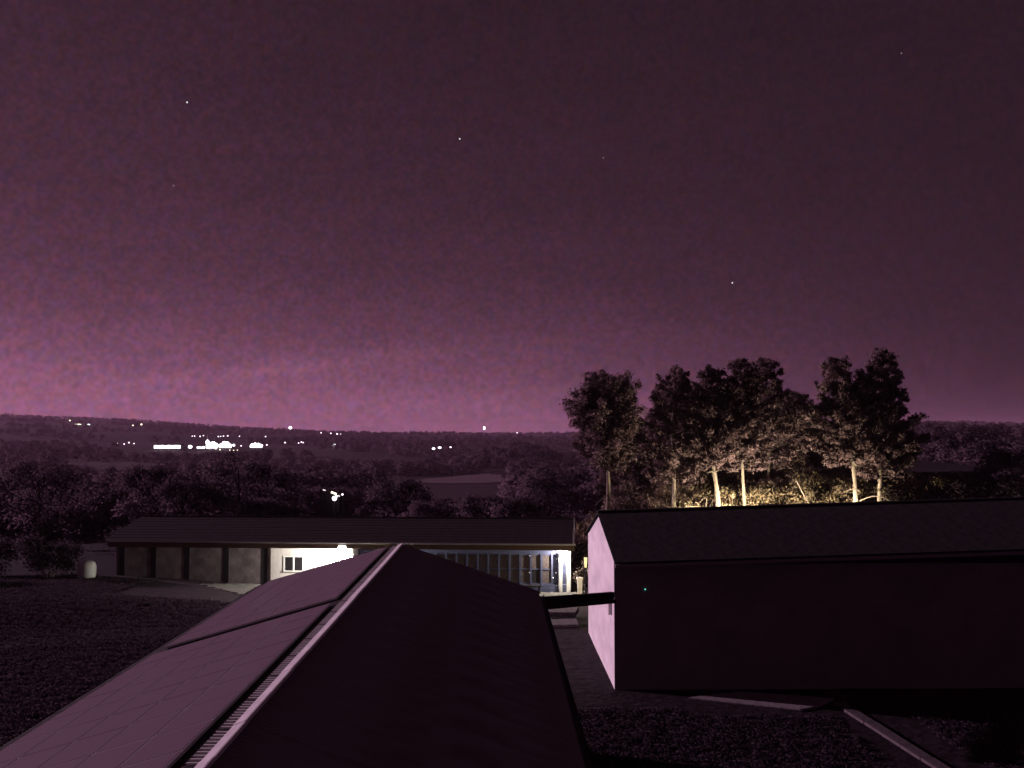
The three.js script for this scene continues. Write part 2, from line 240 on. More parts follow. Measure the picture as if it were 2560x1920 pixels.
// ---------------------------------------------------------------- low barn across the yard (local x runs left along its front, u)
const BA = 0.085, BX = 3.72, BZ = -51.2;
const barnAt = (u, y, w) => [BX - u * Math.cos(BA) - w * Math.sin(BA), y, BZ - u * Math.sin(BA) + w * Math.cos(BA)];
{
  const b = thing('barn', 'long low barn with an open bay front and a lit white wall', 'barn', [BX, 0, BZ], -BA);
    const X = (u) => -u;                                                 // local x
  // local frame: +x right, +z towards the viewer
  const EV = 1.54;
  const put = (name, u0, u1, y0, y1, z0, z1, m, label) => part(name, box(u1 - u0, y1 - y0, z1 - z0, -(u0 + u1) / 2, (y0 + y1) / 2, (z0 + z1) / 2), m, b, null, label);
  put('wall', 11.25, 15.55, -1.6, EV - 0.02, -0.25, 0, M.plaster, 'white rendered wall beside the floodlight');
  put('side_wall', 11.25, 11.5, -1.6, EV - 0.02, -1.45, -0.253, M.plaster);
  put('side_wall', 15.3, 15.55, -1.6, EV - 0.02, -0.5, -0.253, M.plaster);
  put('recess_wall', 8.6, 11.25, -1.6, EV, -1.7, -1.452, M.blue);
  put('back_wall', 15.55, 23.6, -1.6, EV, -0.3, -0.06, M.bayWall, 'dim back wall behind the open bays');
  put('end_wall', 23.602, 23.85, -1.6, EV, -7.5, -0.1, M.bayWall);
  put('end_wall', 0, 0.25, -1.6, EV + 0.1, -7.5, -0.05, M.plasterDim);
  put('rear_wall', 0, 23.85, -1.6, EV, -7.9, -7.503, M.plasterDim);
  for (const u of [15.9, 17.95, 20.05, 21.85, 23.55]) part('post', rbox(0.3, EV + 1.6, 0.06, 0.01, -u, (EV - 1.6) / 2, -0.08), M.postDark, b);
  // window in the white wall
  const win = part('window', merge([box(1.1, 0.05, 0.014, 0, 0.375, 0), box(1.1, 0.06, 0.03, 0, -0.375, 0.008), ...[-0.505, 0, 0.505].map((x) => box(0.09, 0.69, 0.014, x, 0, 0))]), M.white, b, [-14.33, 0.39, 0.005]);
  for (const s of [-1, 1]) part('pane', box(0.415, 0.685, 0.01), M.darkPane, win, [s * 0.2525, 0, 0.0]);
  // glazed blue front on the right
  put('plinth', 0.25, 8.6, -1.6, -0.55, -0.32, -0.05, M.blue);
  put('head', 0.25, 8.6, 0.98, EV - 0.3, -0.32, -0.05, M.blue);
  put('inner_wall', 0.25, 8.6, -0.55, 0.98, -0.42, -0.323, M.blue);
  for (let k = 0; k <= 14; k++) part('mullion', box(0.09, 1.53, 0.12, -(0.95 + k * 0.545), 0.215, -0.12), M.blue, b);
  for (let k = 0; k < 14; k++) {
    const u = 0.95 + (k + 0.5) * 0.545, f = part('glazed_panel', merge([box(0.455, 0.06, 0.06, 0, 0.735, 0), box(0.455, 0.06, 0.06, 0, 0, 0), box(0.455, 0.06, 0.06, 0, -0.735, 0)]), M.blue, b, [-u, 0.215, -0.14]);
    part('pane', box(0.45, 0.67, 0.012), M.brownPane, f, [0, 0.37, -0.02]); part('pane', box(0.45, 0.67, 0.012), k === 1 ? M.darkPane : M.brownPane, f, [0, -0.37, -0.02]);
  }
  for (const [u, y] of [[0.72, 0.75], [0.75, 0.05], [0.72, -0.6], [2.1, 0.9], [2.1, 0.05], [0.9, -0.2]]) part('bolt', new THREE.SphereGeometry(0.03, 8, 6), M.white, b, [-u, y, -0.03]);
  part('bench', merge([box(1.4, 0.06, 0.4, 0, 0.42, 0), box(0.08, 0.42, 0.36, -0.6, 0.2, 0), box(0.08, 0.42, 0.36, 0.6, 0.2, 0)]), M.timber, b, [-2.2, -1.0, 0.35]);
  part('corner_post', rbox(0.2, 2.5, 0.2, 0.02, -0.1, -0.1, 0.02), M.white, b);
  part('downpipe', new THREE.CylinderGeometry(0.1, 0.1, 2.3, 14), M.white, b, [-0.52, -0.1, 0.1]);
  // roof: fascia, gutter, courses stepping up to the ridge
  part('fascia', box(24.2, 0.24, 0.04, -11.9, EV - 0.17, 0.6), M.fascia, b);
  const tails = []; for (let k = 0; k < 48; k++) tails.push(box(0.07, 0.16, 0.03, 0.05 - k * 0.18, EV - 0.17, 0.637));
  for (const t of tails) part('rafter_tail', t, M.fascia, b);
  part('soffit', box(24.2, 0.02, 0.62, -11.9, EV - 0.05, 0.27), M.timber, b);
  part('gutter', new THREE.CylinderGeometry(0.05, 0.05, 24.3, 10).rotateZ(Math.PI / 2), M.metal, b, [-11.9, EV + 0.015, 0.69]);
  const slope = 0.19, n = 9, L = 4.5;
  for (let k = 0; k < n; k++) {
    const z = 0.66 - (k + 0.5) * L / n, y = EV + 0.05 + (k + 0.5) * L / n * slope;
    for (let c = 0; c < 5; c++) part('roof_course', rbox(4.85, 0.045, L / n + 0.03, 0.008).rotateX(Math.atan(slope) - 0.035), M.roofRed, b, [0.08 - 2.43 - c * 4.86, y, z]);
  }
  const back = box(24.3, 0.05, L, 0, 0, 0).rotateX(-Math.atan(slope)); part('rear_roof', back, M.roofRed, b, [-11.93, EV + 0.05 + L * slope / 2, 0.66 - L * 1.5]);
  part('verge', beam([0.16, EV + 0.06, 0.68], [0.16, EV + 0.06 + L * slope, 0.68 - L], 0.06, 0.13), M.metal, b);
  part('ridge', new THREE.CylinderGeometry(0.07, 0.07, 24.3, 10).rotateZ(Math.PI / 2), M.roofRed, b, [-11.93, EV + 0.05 + L * slope + 0.02, 0.66 - L]);
}
// lamps on and near the barn
function lampLight(pos, color, power, r = 1) { const l = new THREE.PointLight(new THREE.Color(...color), power, 0, 2); l.position.set(...pos); l.castShadow = true; l.shadow.radius = r; scene.add(l); }
{
  const p = barnAt(11.65, 1.16, 0.5);
  const f = thing('floodlight', 'glaring white floodlight at the corner of the white barn wall', 'floodlight', p, -BA);
  part('housing', rbox(0.5, 0.05, 0.06, 0.02, 0, 0.02, -0.24), M.darkRail, f);
  part('bracket', beam([0, 0.02, -0.49], [0, 0.02, -0.26], 0.05, 0.05), M.darkRail, f);
  part('lamp_glass', rbox(0.42, 0.42, 0.38, 0.08, 0, 0.05, 0), glow(1, 0.97, 0.9, 8), f);
  lampLight([p[0], p[1], p[2]], [1, 0.93, 0.84], 240, 3);
}
{
  const p = barnAt(0.36, 1.06, 0.42);
  const f = thing('globe_lamp', 'white globe lamp at the right end of the barn eaves', 'lamp', p, -BA);
  part('globe', new THREE.SphereGeometry(0.14, 20, 14), glow(1, 0.97, 0.88, 6), f);
  part('arm', limb([[0, 0.15, 0], [0, 0.22, -0.1], [0, 0.2, -0.38]], 0.02, 0.02, 6), M.darkRail, f);
  lampLight(p, [1, 0.92, 0.78], 42, 2);
}
{
  const p = [4.02, 1.24, -46];
  const f = thing('lantern', 'narrow yellow lantern glowing left of the pink gable', 'lantern', p);
  part('shade', new THREE.CylinderGeometry(0.1, 0.06, 0.46, 4, 1).rotateY(Math.PI / 4), glow(1, 0.78, 0.36, 1.4), f);
  part('cap', new THREE.ConeGeometry(0.13, 0.1, 4).rotateY(Math.PI / 4), M.darkRail, f, [0, 0.285, 0]);
  part('pole', new THREE.CylinderGeometry(0.03, 0.04, 2.3, 8), M.darkRail, f, [0, -1.38, 0]);
  lampLight([p[0], p[1], p[2]], [1, 0.8, 0.5], 16, 2);
}
{
  const g = thing('gate_pillar', 'short white gate pillar with a square cap, left of the pink gable', 'pillar', [3.95, T(3.95, -48.4) - 0.05, -48.4]);
  part('shaft', rbox(0.22, 1.0, 0.22, 0.015, 0, 0.5, 0), M.white, g); part('cap', rbox(0.3, 0.1, 0.3, 0.02, 0, 1.05, 0), M.white, g);
}
{
  const y = T(-20.8, -51.4) - 0.02, g = thing('wrapped_bale', 'small pale rounded bale at far left, lit only along its right edge', 'bale', [-20.8, y, -51.4], 0.5);
  const pr = [[0, 0], [0.42, 0], [0.5, 0.06], [0.55, 0.3], [0.55, 0.75], [0.48, 0.98], [0.3, 1.08], [0, 1.1]].map((q) => new THREE.Vector2(...q));
  part('body', new THREE.LatheGeometry(pr, 28), M.wrap, g).scale.setScalar(0.82);
}

// ---------------------------------------------------------------- foliage
const UPV = new THREE.Vector3(0, 0.35, 0);
function leaves(spots, n, size, rnd, base, vary = 0.4, flat = 0.75, soft = null) {   // spots: [x, y, z, r]; leaf-sized triangles spread through the clumps
  const pos = new Float32Array(n * 9), nor = new Float32Array(n * 9), col = new Float32Array(n * 9), v = new THREE.Vector3(), a = new THREE.Vector3(), b = new THREE.Vector3(), c = new THREE.Vector3();
  const tints = spots.map(() => 1 + (rnd() - 0.5) * 2 * vary), tot = spots.reduce((s, p) => s + p[3] ** 2, 0), acc = []; let t0 = 0; for (const p of spots) acc.push(t0 += p[3] ** 2 / tot);
  for (let i = 0; i < n; i++) {
    const u = rnd(); let k = 0, hi = acc.length - 1; while (k < hi) { const m = (k + hi) >> 1; acc[m] < u ? k = m + 1 : hi = m; }
    const [x, y, z, r] = spots[k]; do v.set(rnd() * 2 - 1, rnd() * 2 - 1, rnd() * 2 - 1); while (v.lengthSq() > 1 || v.lengthSq() < 0.02); v.multiplyScalar(0.45 + 1.05 * rnd());
    const p = new THREE.Vector3(x + v.x * r, y + v.y * r * flat, z + v.z * r), s = size * (0.6 + rnd() * 0.8);
    a.set(rnd() - 0.5, rnd() - 0.5, rnd() - 0.5).normalize(); b.set(rnd() - 0.5, rnd() - 0.5, rnd() - 0.5).cross(a).normalize(); c.crossVectors(a, b);
    const q = [p.x + a.x * s, p.y + a.y * s, p.z + a.z * s, p.x - a.x * s * 0.6 + b.x * s * 0.45, p.y - a.y * s * 0.6 + b.y * s * 0.45, p.z - a.z * s * 0.6 + b.z * s * 0.45, p.x - a.x * s * 0.6 - b.x * s * 0.45, p.y - a.y * s * 0.6 - b.y * s * 0.45, p.z - a.z * s * 0.6 - b.z * s * 0.45];
    pos.set(q, i * 9); const t = tints[k] * (0.8 + rnd() * 0.4);
    if (c.dot(v) < 0) c.negate(); c.multiplyScalar(0.55).addScaledVector(v, 0.9); if (soft) c.multiplyScalar(0.25).add(v.set(p.x, p.y - soft, p.z).normalize()).add(UPV); c.normalize();
    for (let m = 0; m < 3; m++) { nor.set([c.x, c.y, c.z], i * 9 + m * 3); col.set([base[0] * t, base[1] * t, base[2] * t], i * 9 + m * 3); }
  }
  const g = new THREE.BufferGeometry(); g.setAttribute('position', new THREE.BufferAttribute(pos, 3)); g.setAttribute('normal', new THREE.BufferAttribute(nor, 3)); g.setAttribute('color', new THREE.BufferAttribute(col, 3)); return g;
}
const PINE = [0.2, 0.135, 0.14];
function pine(x, z, base, top, cb, rad, seed, label, o = {}) {          // base, top, crown bottom in absolute heights
  rad *= 1.4; const rnd = mulberry(seed), t = thing('pine_tree', label, 'tree', [x, base, z]), H = top - base, c0 = cb - base, lean = o.lean ?? (rnd() - 0.5) * 0.5;
  const axis = (h) => [lean * (h / H) ** 1.4 + 0.1 * Math.sin(h * 0.9 + seed), h, 0.15 * Math.sin(h * 0.7 + seed * 2)];
  const tk = [limb([[axis(0)[0], -0.5, axis(0)[2]], axis(H * 0.2), axis(H * 0.4), axis(H * 0.65), axis(H * 0.97)], o.r ?? 0.17, 0.03, 9)];
  tk[0].translate(0, 0, 0);
  part('trunk', tk[0], M.bark, t);
  const lim = [], sp = [], nL = Math.round((o.limbs ?? 34) * 1.9);
  for (let i = 0; i < nL; i++) {
    const f = (i + rnd() * 0.7) / nL, h = c0 + (H - c0) * f * 0.97, an = i * 2.4 + rnd() * 0.8, prof = o.round ? Math.sqrt(Math.max(0.05, 1 - ((f - 0.45) / 0.62) ** 2)) : (f < 0.25 ? 0.6 + 1.4 * f : Math.pow(1 - (f - 0.25) / 0.78, 0.7)), l = rad * prof * (0.6 + rnd() * 0.55), p0 = axis(h), rise = (o.round ? 0.5 : 0.12 + 0.35 * f) * l + (rnd() - 0.4) * 0.25;
    const e = [p0[0] + Math.cos(an) * l, p0[1] + rise, p0[2] + Math.sin(an) * l], m = [p0[0] + Math.cos(an + 0.15) * l * 0.5, p0[1] + rise * 0.25, p0[2] + Math.sin(an + 0.15) * l * 0.5];
    lim.push(limb([p0, m, e], 0.045 * (1 - f * 0.6), 0.01, 5));
    const nn = Math.max(2, Math.round(l / 0.2)); for (let k = 1; k <= nn; k++) { const q = 0.22 + 0.78 * k / nn, s = 0.11 + rnd() * 0.2; sp.push([p0[0] + (e[0] - p0[0]) * q + (rnd() - 0.5) * 0.35, p0[1] + rise * q * q + (rnd() - 0.3) * 0.25, p0[2] + (e[2] - p0[2]) * q + (rnd() - 0.5) * 0.35, s * (o.round ? 1.35 : 1)]); }
  }
  sp.push([...axis(H * 0.98), 0.22], [...axis(H * 0.94), 0.3]);
  part('limbs', merge(lim), M.barkDark, t);
  for (const d of o.dead ?? []) part('dead_branch', limb(d.map((p) => [p[0], p[1], p[2]]), 0.05, 0.012, 6), M.bark, t);
  part('crown', leaves(sp, Math.round((o.n ?? 18000) * 2.2), 0.1, rnd, PINE, 0.35, 0.8), M.leaf, t);
  return t;
}
pine(6.55, -60, 0.2, 10.4, 4.9, 1.55, 11, 'rounded dark tree standing apart, nearest the pink gable', { round: true, limbs: 44, n: 20000, dead: [[[0, 3.3, 0.1], [-0.5, 2.9, 0.2], [-0.8, 2.6, 0.2]]] });
pine(10.6, -61, 1.2, 11.3, 4.0, 2.05, 12, 'broad dark pine right of the rounded tree, its trunk hidden', { lean: 0.3 });
pine(13.0, -59.5, 1.4, 11.0, 5.0, 1.8, 13, 'pine with the brightest lit trunk, two thin branches at its foot', { r: 0.19, lean: -0.35, dead: [[[-0.05, 3.4, 0.1], [-0.35, 3.5, 0.2], [-0.6, 3.42, 0.2]], [[-0.8, 0.2, 0.4], [-0.75, 1.2, 0.4], [-0.7, 2.0, 0.4], [-1.3, 1.55, 0.5]]] });
pine(14.75, -59.8, 1.5, 11.7, 5.0, 1.6, 14, 'slender pine with a straight lit trunk, centre of the lit row', { r: 0.12, lean: 0.0, dead: [[[0, 4.0, 0.1], [-0.5, 4.2, 0.1], [-1.1, 4.15, 0.2]]] });
pine(17.0, -62.5, 1.8, 11.9, 5.0, 1.9, 15, 'pine whose reddish trunk shows only above the bushes', { r: 0.14, dead: [[[0, 3.4, 0.1], [-0.4, 3.75, 0.1], [-1.0, 3.9, 0.2]]] });
pine(20.75, -57.5, 1.3, 11.5, 5.2, 1.85, 16, 'forked pine with two curved pale limbs, right of the lit row', { r: 0.17, lean: -1.2, dead: [[[-0.1, 4.0, 0.1], [-0.75, 4.75, 0.1], [-1.5, 5.2, 0.1]], [[-0.35, 4.4, 0.1], [-0.2, 5.1, 0.1], [-0.45, 5.7, 0.1]], [[0.05, 2.0, 0.1], [0.7, 2.25, 0.2], [1.5, 2.1, 0.3], [2.2, 1.3, 0.3]], [[0, 2.0, 0.1], [-0.5, 1.9, 0.2], [-0.85, 1.55, 0.2]], [[0, 2.6, 0.1], [-0.5, 2.65, 0.2], [-0.9, 2.5, 0.2]]] });
pine(22.1, -57.8, 1.6, 12.0, 4.6, 2.0, 17, 'tallest dark pine at the right end of the row', { r: 0.16, lean: 0.25, n: 20000, limbs: 44 });
pine(12.6, -69, 3, 10.5, 3.8, 2.0, 18, 'lower pine behind, between the broad pine and the bright trunk', { n: 12000 });
pine(15.9, -70, 3.2, 10.8, 3.8, 2.2, 19, 'lower pine behind the slender straight trunk', { n: 12000 });
pine(24.2, -69, 3.2, 10.4, 3.8, 2.2, 20, 'lower pine behind the forked pine', { n: 12000 });
pine(19.6, -67, 3.2, 8.8, 4.4, 1.5, 21, 'small pine in the gap left of the forked pine', { n: 9000 });
pine(8.6, -67, 1.5, 8.2, 2.6, 2.0, 22, 'low dense pine between the rounded tree and the broad pine', { n: 14000 });
pine(14.2, -72, 3.4, 10.4, 4.0, 2.2, 23, 'low dense pine behind the brightest trunk', { n: 14000 });
pine(18.4, -73, 3.8, 10.4, 4.3, 2.2, 24, 'low dense pine behind the reddish trunk', { n: 14000 });
pine(21.9, -72, 3.8, 10.0, 4.2, 2.2, 25, 'low dense pine behind the forked trunk', { n: 14000 });
pine(26.0, -70, 3.2, 8.4, 3.4, 2.2, 26, 'low dark pine right of the tallest pine', { n: 12000 });

// undergrowth under the pines: bushes one by one, then the loose low growth
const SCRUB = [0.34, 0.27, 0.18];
function bush(x, z, w, h, seed, label, base = SCRUB, n = 2600) {
  const rnd = mulberry(seed), t = thing('bush', label, 'bush', [x, T(x, z) - 0.1, z]), sp = [], st = [];
  for (let i = 0; i < 14; i++) { const a = rnd() * 6.28, q = Math.sqrt(rnd()), p = [Math.cos(a) * w * q * 0.5, h * (0.25 + 0.65 * rnd()) * (1 - 0.35 * q), Math.sin(a) * w * q * 0.35, 0.22 * w * (0.6 + 0.6 * rnd())]; sp.push(p); st.push(limb([[p[0] * 0.15, 0, p[2] * 0.15], [p[0] * 0.6, p[1] * 0.6, p[2] * 0.6], [p[0], p[1], p[2]]], 0.03, 0.008, 5)); }
  part('stems', merge(st), M.bark, t); part('foliage', leaves(sp, n, 0.09, rnd, base, 0.5), M.leaf, t);
}
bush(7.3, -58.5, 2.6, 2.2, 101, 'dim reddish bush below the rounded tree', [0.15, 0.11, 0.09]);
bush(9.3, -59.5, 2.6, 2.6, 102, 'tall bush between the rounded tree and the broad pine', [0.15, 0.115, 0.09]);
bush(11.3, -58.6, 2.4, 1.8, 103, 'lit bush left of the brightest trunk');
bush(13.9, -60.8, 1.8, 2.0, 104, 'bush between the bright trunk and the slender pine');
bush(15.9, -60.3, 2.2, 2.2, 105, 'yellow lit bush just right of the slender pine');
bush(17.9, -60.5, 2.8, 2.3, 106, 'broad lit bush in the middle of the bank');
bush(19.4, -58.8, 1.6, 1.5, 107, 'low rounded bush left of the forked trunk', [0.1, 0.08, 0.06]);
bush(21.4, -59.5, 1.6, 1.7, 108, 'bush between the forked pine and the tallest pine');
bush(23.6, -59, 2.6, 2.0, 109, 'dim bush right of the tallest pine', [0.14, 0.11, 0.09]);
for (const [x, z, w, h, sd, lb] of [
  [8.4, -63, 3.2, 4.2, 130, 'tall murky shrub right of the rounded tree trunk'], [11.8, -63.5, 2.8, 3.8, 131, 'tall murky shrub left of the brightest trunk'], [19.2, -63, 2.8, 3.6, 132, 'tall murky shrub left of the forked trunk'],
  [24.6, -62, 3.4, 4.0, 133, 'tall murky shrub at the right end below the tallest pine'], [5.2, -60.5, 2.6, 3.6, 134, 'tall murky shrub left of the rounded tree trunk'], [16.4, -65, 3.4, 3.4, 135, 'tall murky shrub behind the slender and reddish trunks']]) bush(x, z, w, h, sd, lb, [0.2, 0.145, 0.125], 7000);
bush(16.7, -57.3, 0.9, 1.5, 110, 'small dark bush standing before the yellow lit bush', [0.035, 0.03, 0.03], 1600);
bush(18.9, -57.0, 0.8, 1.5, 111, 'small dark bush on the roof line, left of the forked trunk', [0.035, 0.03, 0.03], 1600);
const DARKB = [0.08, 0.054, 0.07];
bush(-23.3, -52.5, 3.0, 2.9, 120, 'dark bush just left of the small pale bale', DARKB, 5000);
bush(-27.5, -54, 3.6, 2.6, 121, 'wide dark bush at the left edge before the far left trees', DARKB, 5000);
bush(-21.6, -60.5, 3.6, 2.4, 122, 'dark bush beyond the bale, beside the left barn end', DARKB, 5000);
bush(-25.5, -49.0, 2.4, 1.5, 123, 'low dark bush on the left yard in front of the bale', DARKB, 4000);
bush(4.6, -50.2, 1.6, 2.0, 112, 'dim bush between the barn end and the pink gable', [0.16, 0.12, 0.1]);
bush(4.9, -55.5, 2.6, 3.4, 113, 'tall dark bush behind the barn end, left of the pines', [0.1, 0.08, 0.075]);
{
  const rnd = mulberry(300), sp = [];
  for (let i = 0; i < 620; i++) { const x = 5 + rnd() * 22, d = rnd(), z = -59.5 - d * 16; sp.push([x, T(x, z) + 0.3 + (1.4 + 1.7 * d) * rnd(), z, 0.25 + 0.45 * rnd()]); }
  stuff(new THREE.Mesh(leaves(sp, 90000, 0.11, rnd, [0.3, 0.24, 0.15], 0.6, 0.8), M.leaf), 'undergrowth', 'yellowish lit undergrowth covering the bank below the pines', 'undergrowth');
}
for (const [x, z, pts, label] of [
  [18.35, -58.2, [[-0.95, 2.6, 0], [-0.4, 1.5, 0], [0, 0.9, 0], [0.35, -0.3, 0]], 'bare leaning sapling in the middle of the lit bank'],
  [12.1, -57.6, [[0, -0.3, 0], [0.02, 0.7, 0], [0.1, 1.5, 0], [0.3, 1.9, 0.1]], 'thin bare sapling left of the brightest trunk'],
]) { const s = thing('sapling', label, 'sapling', [x, T(x, z), z]); part('stem', limb(pts, 0.04, 0.015, 6), M.bark, s); part('twig', limb([pts[1], [pts[1][0] + 0.3, pts[1][1] + 0.35, 0.1], [pts[1][0] + 0.65, pts[1][1] + 0.5, 0.15]], 0.018, 0.006, 5), M.bark, s); }
for (const [x, z, k, label] of [[13.6, -57.4, 140, 'garden floodlight at the foot of the brightest trunk'], [11.0, -58.0, 70, 'garden floodlight left of the brightest trunk'], [15.6, -57.2, 140, 'garden floodlight at the foot of the slender pine'], [19.6, -56.0, 125, 'garden floodlight before the forked pine']]) {
  const y = T(x, z), f = thing('garden_floodlight', label, 'floodlight', [x, y, z]);
  part('stake', new THREE.CylinderGeometry(0.03, 0.03, 1.0, 8), M.darkRail, f, [0, 0.5, 0]); part('housing', rbox(0.26, 0.18, 0.1, 0.02, 0, 1.05, 0.07), M.darkRail, f); part('lamp_glass', rbox(0.22, 0.14, 0.04, 0.01, 0, 1.05, -0.02), glow(1, 0.85, 0.5, 4), f);
  lampLight([x, y + 1.05, z - 0.02], [1, 0.83, 0.58], k, 3);
}

{ // rough grass of the left yard and the strip between the houses
  const rnd = mulberry(610), tuft = leaves([[0, 0.05, 0, 0.12], [0.14, 0.04, 0.05, 0.12], [-0.12, 0.04, -0.08, 0.13]], 44, 0.04, mulberry(611), [0.085, 0.058, 0.076], 0.08, 0.35, -1.2), ms = [], o = new THREE.Object3D();
  for (let i = 0; i < 60000; i++) { const left = i % 5, x = left ? -30 + rnd() * 24 : 1.3 + rnd() * 16, z = left ? -12 - rnd() * 40 : -12 - rnd() * 14;  if (!left && ((x > 8.3 && x < 10.4) || (x > 4.8 && z < -25.4))) continue; if (z < -45.5 && x > -17.5) continue; o.position.set(x, T(x, z) - 0.02, z); o.rotation.y = rnd() * 6.3; o.scale.setScalar(0.5 + rnd() * 0.6); o.updateMatrix(); ms.push(o.matrix.clone()); }
  const m = new THREE.InstancedMesh(tuft, M.leaf, ms.length); ms.forEach((q, i) => m.setMatrixAt(i, q)); stuff(m, 'grass', 'rough dark grass around the houses', 'grass');
}
// leafy trees beyond the barn, each its own
function leafyTree(x, z, h, w, seed, label, tone = 1) {
  const rnd = mulberry(seed), y = T(x, z), t = thing('leafy_tree', label, 'tree', [x, y - 0.1, z]), sp = [], lim = [limb([[0, -0.3, 0], [0.1, h * 0.3, 0], [0, h * 0.8, 0.1]], 0.2, 0.05, 8)];
  for (let i = 0; i < 42; i++) { const a = rnd() * 6.28, f = rnd(), q = Math.sqrt(1 - (f * 1.7 - 0.75) ** 2 * 0.9) * (0.5 + 0.5 * rnd()), p = [Math.cos(a) * w * 0.5 * q, h * (0.28 + 0.66 * f), Math.sin(a) * w * 0.5 * q]; sp.push([...p, w * (0.08 + 0.09 * rnd())]); if (i % 3 === 0) lim.push(limb([[0, h * (0.2 + 0.4 * f), 0], [p[0] * 0.5, p[1] * 0.85, p[2] * 0.5], p], 0.06, 0.015, 5)); }
  part('trunk', merge(lim), M.barkDark, t); part('crown', leaves(sp, 5200, 0.16, rnd, [0.12 * tone, 0.078 * tone, 0.102 * tone], 0.2, 0.75, h * 0.5), M.leaf, t);
}
for (const a of [
  [-34, -75, 6.6, 7.5, 201, 'big dark tree at the far left edge beyond the barn'], [-28, -82, 6.4, 6, 202, 'dark rounded tree beside the big far left tree'], [-22.5, -72, 5.0, 5.5, 203, 'low dark tree left of the barn roof end'],
  [-19.8, -77, 7.3, 6.5, 204, 'tall dark tree behind the left half of the barn'], [-18.4, -85, 6.0, 5, 205, 'dark tree behind the barn above the white wall'], [-15.8, -71, 3.8, 5, 206, 'low dark tree close behind the barn above the white wall'],
  [-8.4, -84, 5.8, 6, 207, 'dark tree behind the barn right of the small bright house'], [-5, -76, 4.0, 5, 208, 'low dark tree behind the middle of the barn'], [-1.6, -92, 4.4, 5.5, 209, 'dark tree behind the barn, below the pale field'], [1.6, -78, 4.4, 5, 210, 'low dark tree behind the right half of the barn'], [4.5, -88, 6.5, 6, 211, 'dark tree behind the barn end, left of the pines'],
]) leafyTree(...a);

// far woods that read as one mass
{
  const protos = [0, 1, 2].map((k) => { const rnd = mulberry(400 + k), sp = []; for (let i = 0; i < 16; i++) { const a = rnd() * 6.28, f = rnd(), q = Math.sqrt(1 - (f - 0.4) ** 2 * 2) * (0.4 + 0.6 * rnd()); sp.push([Math.cos(a) * 0.42 * q, 0.15 + 0.75 * f, Math.sin(a) * 0.42 * q, 0.16 + 0.1 * rnd()]); } return leaves(sp, 420, 0.075, rnd, [0.135, 0.088, 0.118], 0.12, 0.75, 0.45); });
  const rnd = mulberry(444), lists = [[], [], []], dummy = new THREE.Object3D();
  for (let i = 0; i < 26000; i++) {
    const az = (rnd() * 66 - 33) * Math.PI / 180, r = (az > 0.34 ? 66 : 95) * Math.pow(50, rnd()), x = r * Math.sin(az), z = -r * Math.cos(az), d = fbm(x * 0.008 + 7, z * 0.008, 90, 3), deg = az * 57.3;
    const knoll = Math.exp(-(((x - 14) / 32) ** 2) - (((-z - 660) / 80) ** 2));
    if (d < (r < 260 ? -0.1 : 0.02) && knoll < 0.3 && r < 3200) continue;
    if (r > 430 && r < 590 && x > -50 && x < 8) continue;                       // the open field
    if (deg > -7 && deg < 1 && r > 230 && r < 470) continue;
    if (deg > -20.5 && deg < -11 && r > 900 && r < 1100) continue;                 // town
    if (Math.abs(deg + 9.3) < 2.0 && r > 80 && r < 175) continue;                 // around the small house
    if (deg > 7 && deg < 19.5 && r < 100) continue;
    if (deg > 19.5 && r < 66) continue;
    const h = deg > -8 && deg < 1.5 && r < 231 ? 1.8 + rnd() * 1.4 : deg > 16 && r < 280 ? 1.4 + rnd() * 1.0 : (r < 220 ? 3.4 : 5) + rnd() * (r < 220 ? 2.2 : 4.5); dummy.position.set(x, T(x, z) - 0.4, z); dummy.rotation.set(0, rnd() * 6.28, 0); dummy.scale.set(h * (1 + rnd() * 0.5), h, h * (1 + rnd() * 0.5)); dummy.updateMatrix(); lists[i % 3].push(dummy.matrix.clone());
  }
  protos.forEach((g, k) => { const m = new THREE.InstancedMesh(g, M.leaf, lists[k].length); lists[k].forEach((q, i) => m.setMatrixAt(i, q)); stuff(m, 'far_woods', 'dark woods covering the valley and the far hills', 'woods'); });
}

// ---------------------------------------------------------------- lights of the town and houses in the valley
const PX = 2161;                                                       // bearings were measured as offsets per 2161
const spot = (bx, by, d) => [bx / PX * d, 7 - by / PX * d, -d];          // bearing right, bearing down, distance
const LM = { white: glow(1, 0.93, 1, 5), warm: glow(1, 0.85, 0.62, 3.5), dim: glow(1, 0.8, 0.85, 1.2), pink: glow(1, 0.8, 0.95, 3) };
function streetLamp(bx, by, d, px, label, m = LM.white, wide = 1) {      // px: its size in the same bearings
  const p = spot(bx, by, d), s = px / PX * d, gy = T(p[0], p[2]), t = thing('street_lamp', label, 'street lamp', [p[0], p[1], p[2]], 0);
  const hd = part('lamp_head', new THREE.SphereGeometry(s / 2, 12, 8).scale(wide, 0.85, 1), m, t);
  const ph = Math.max(1, p[1] - gy); part('pole', new THREE.CylinderGeometry(s * 0.06, s * 0.08, ph, 6), M.darkRail, t, [0, -ph / 2 - s * 0.4, 0]);
}
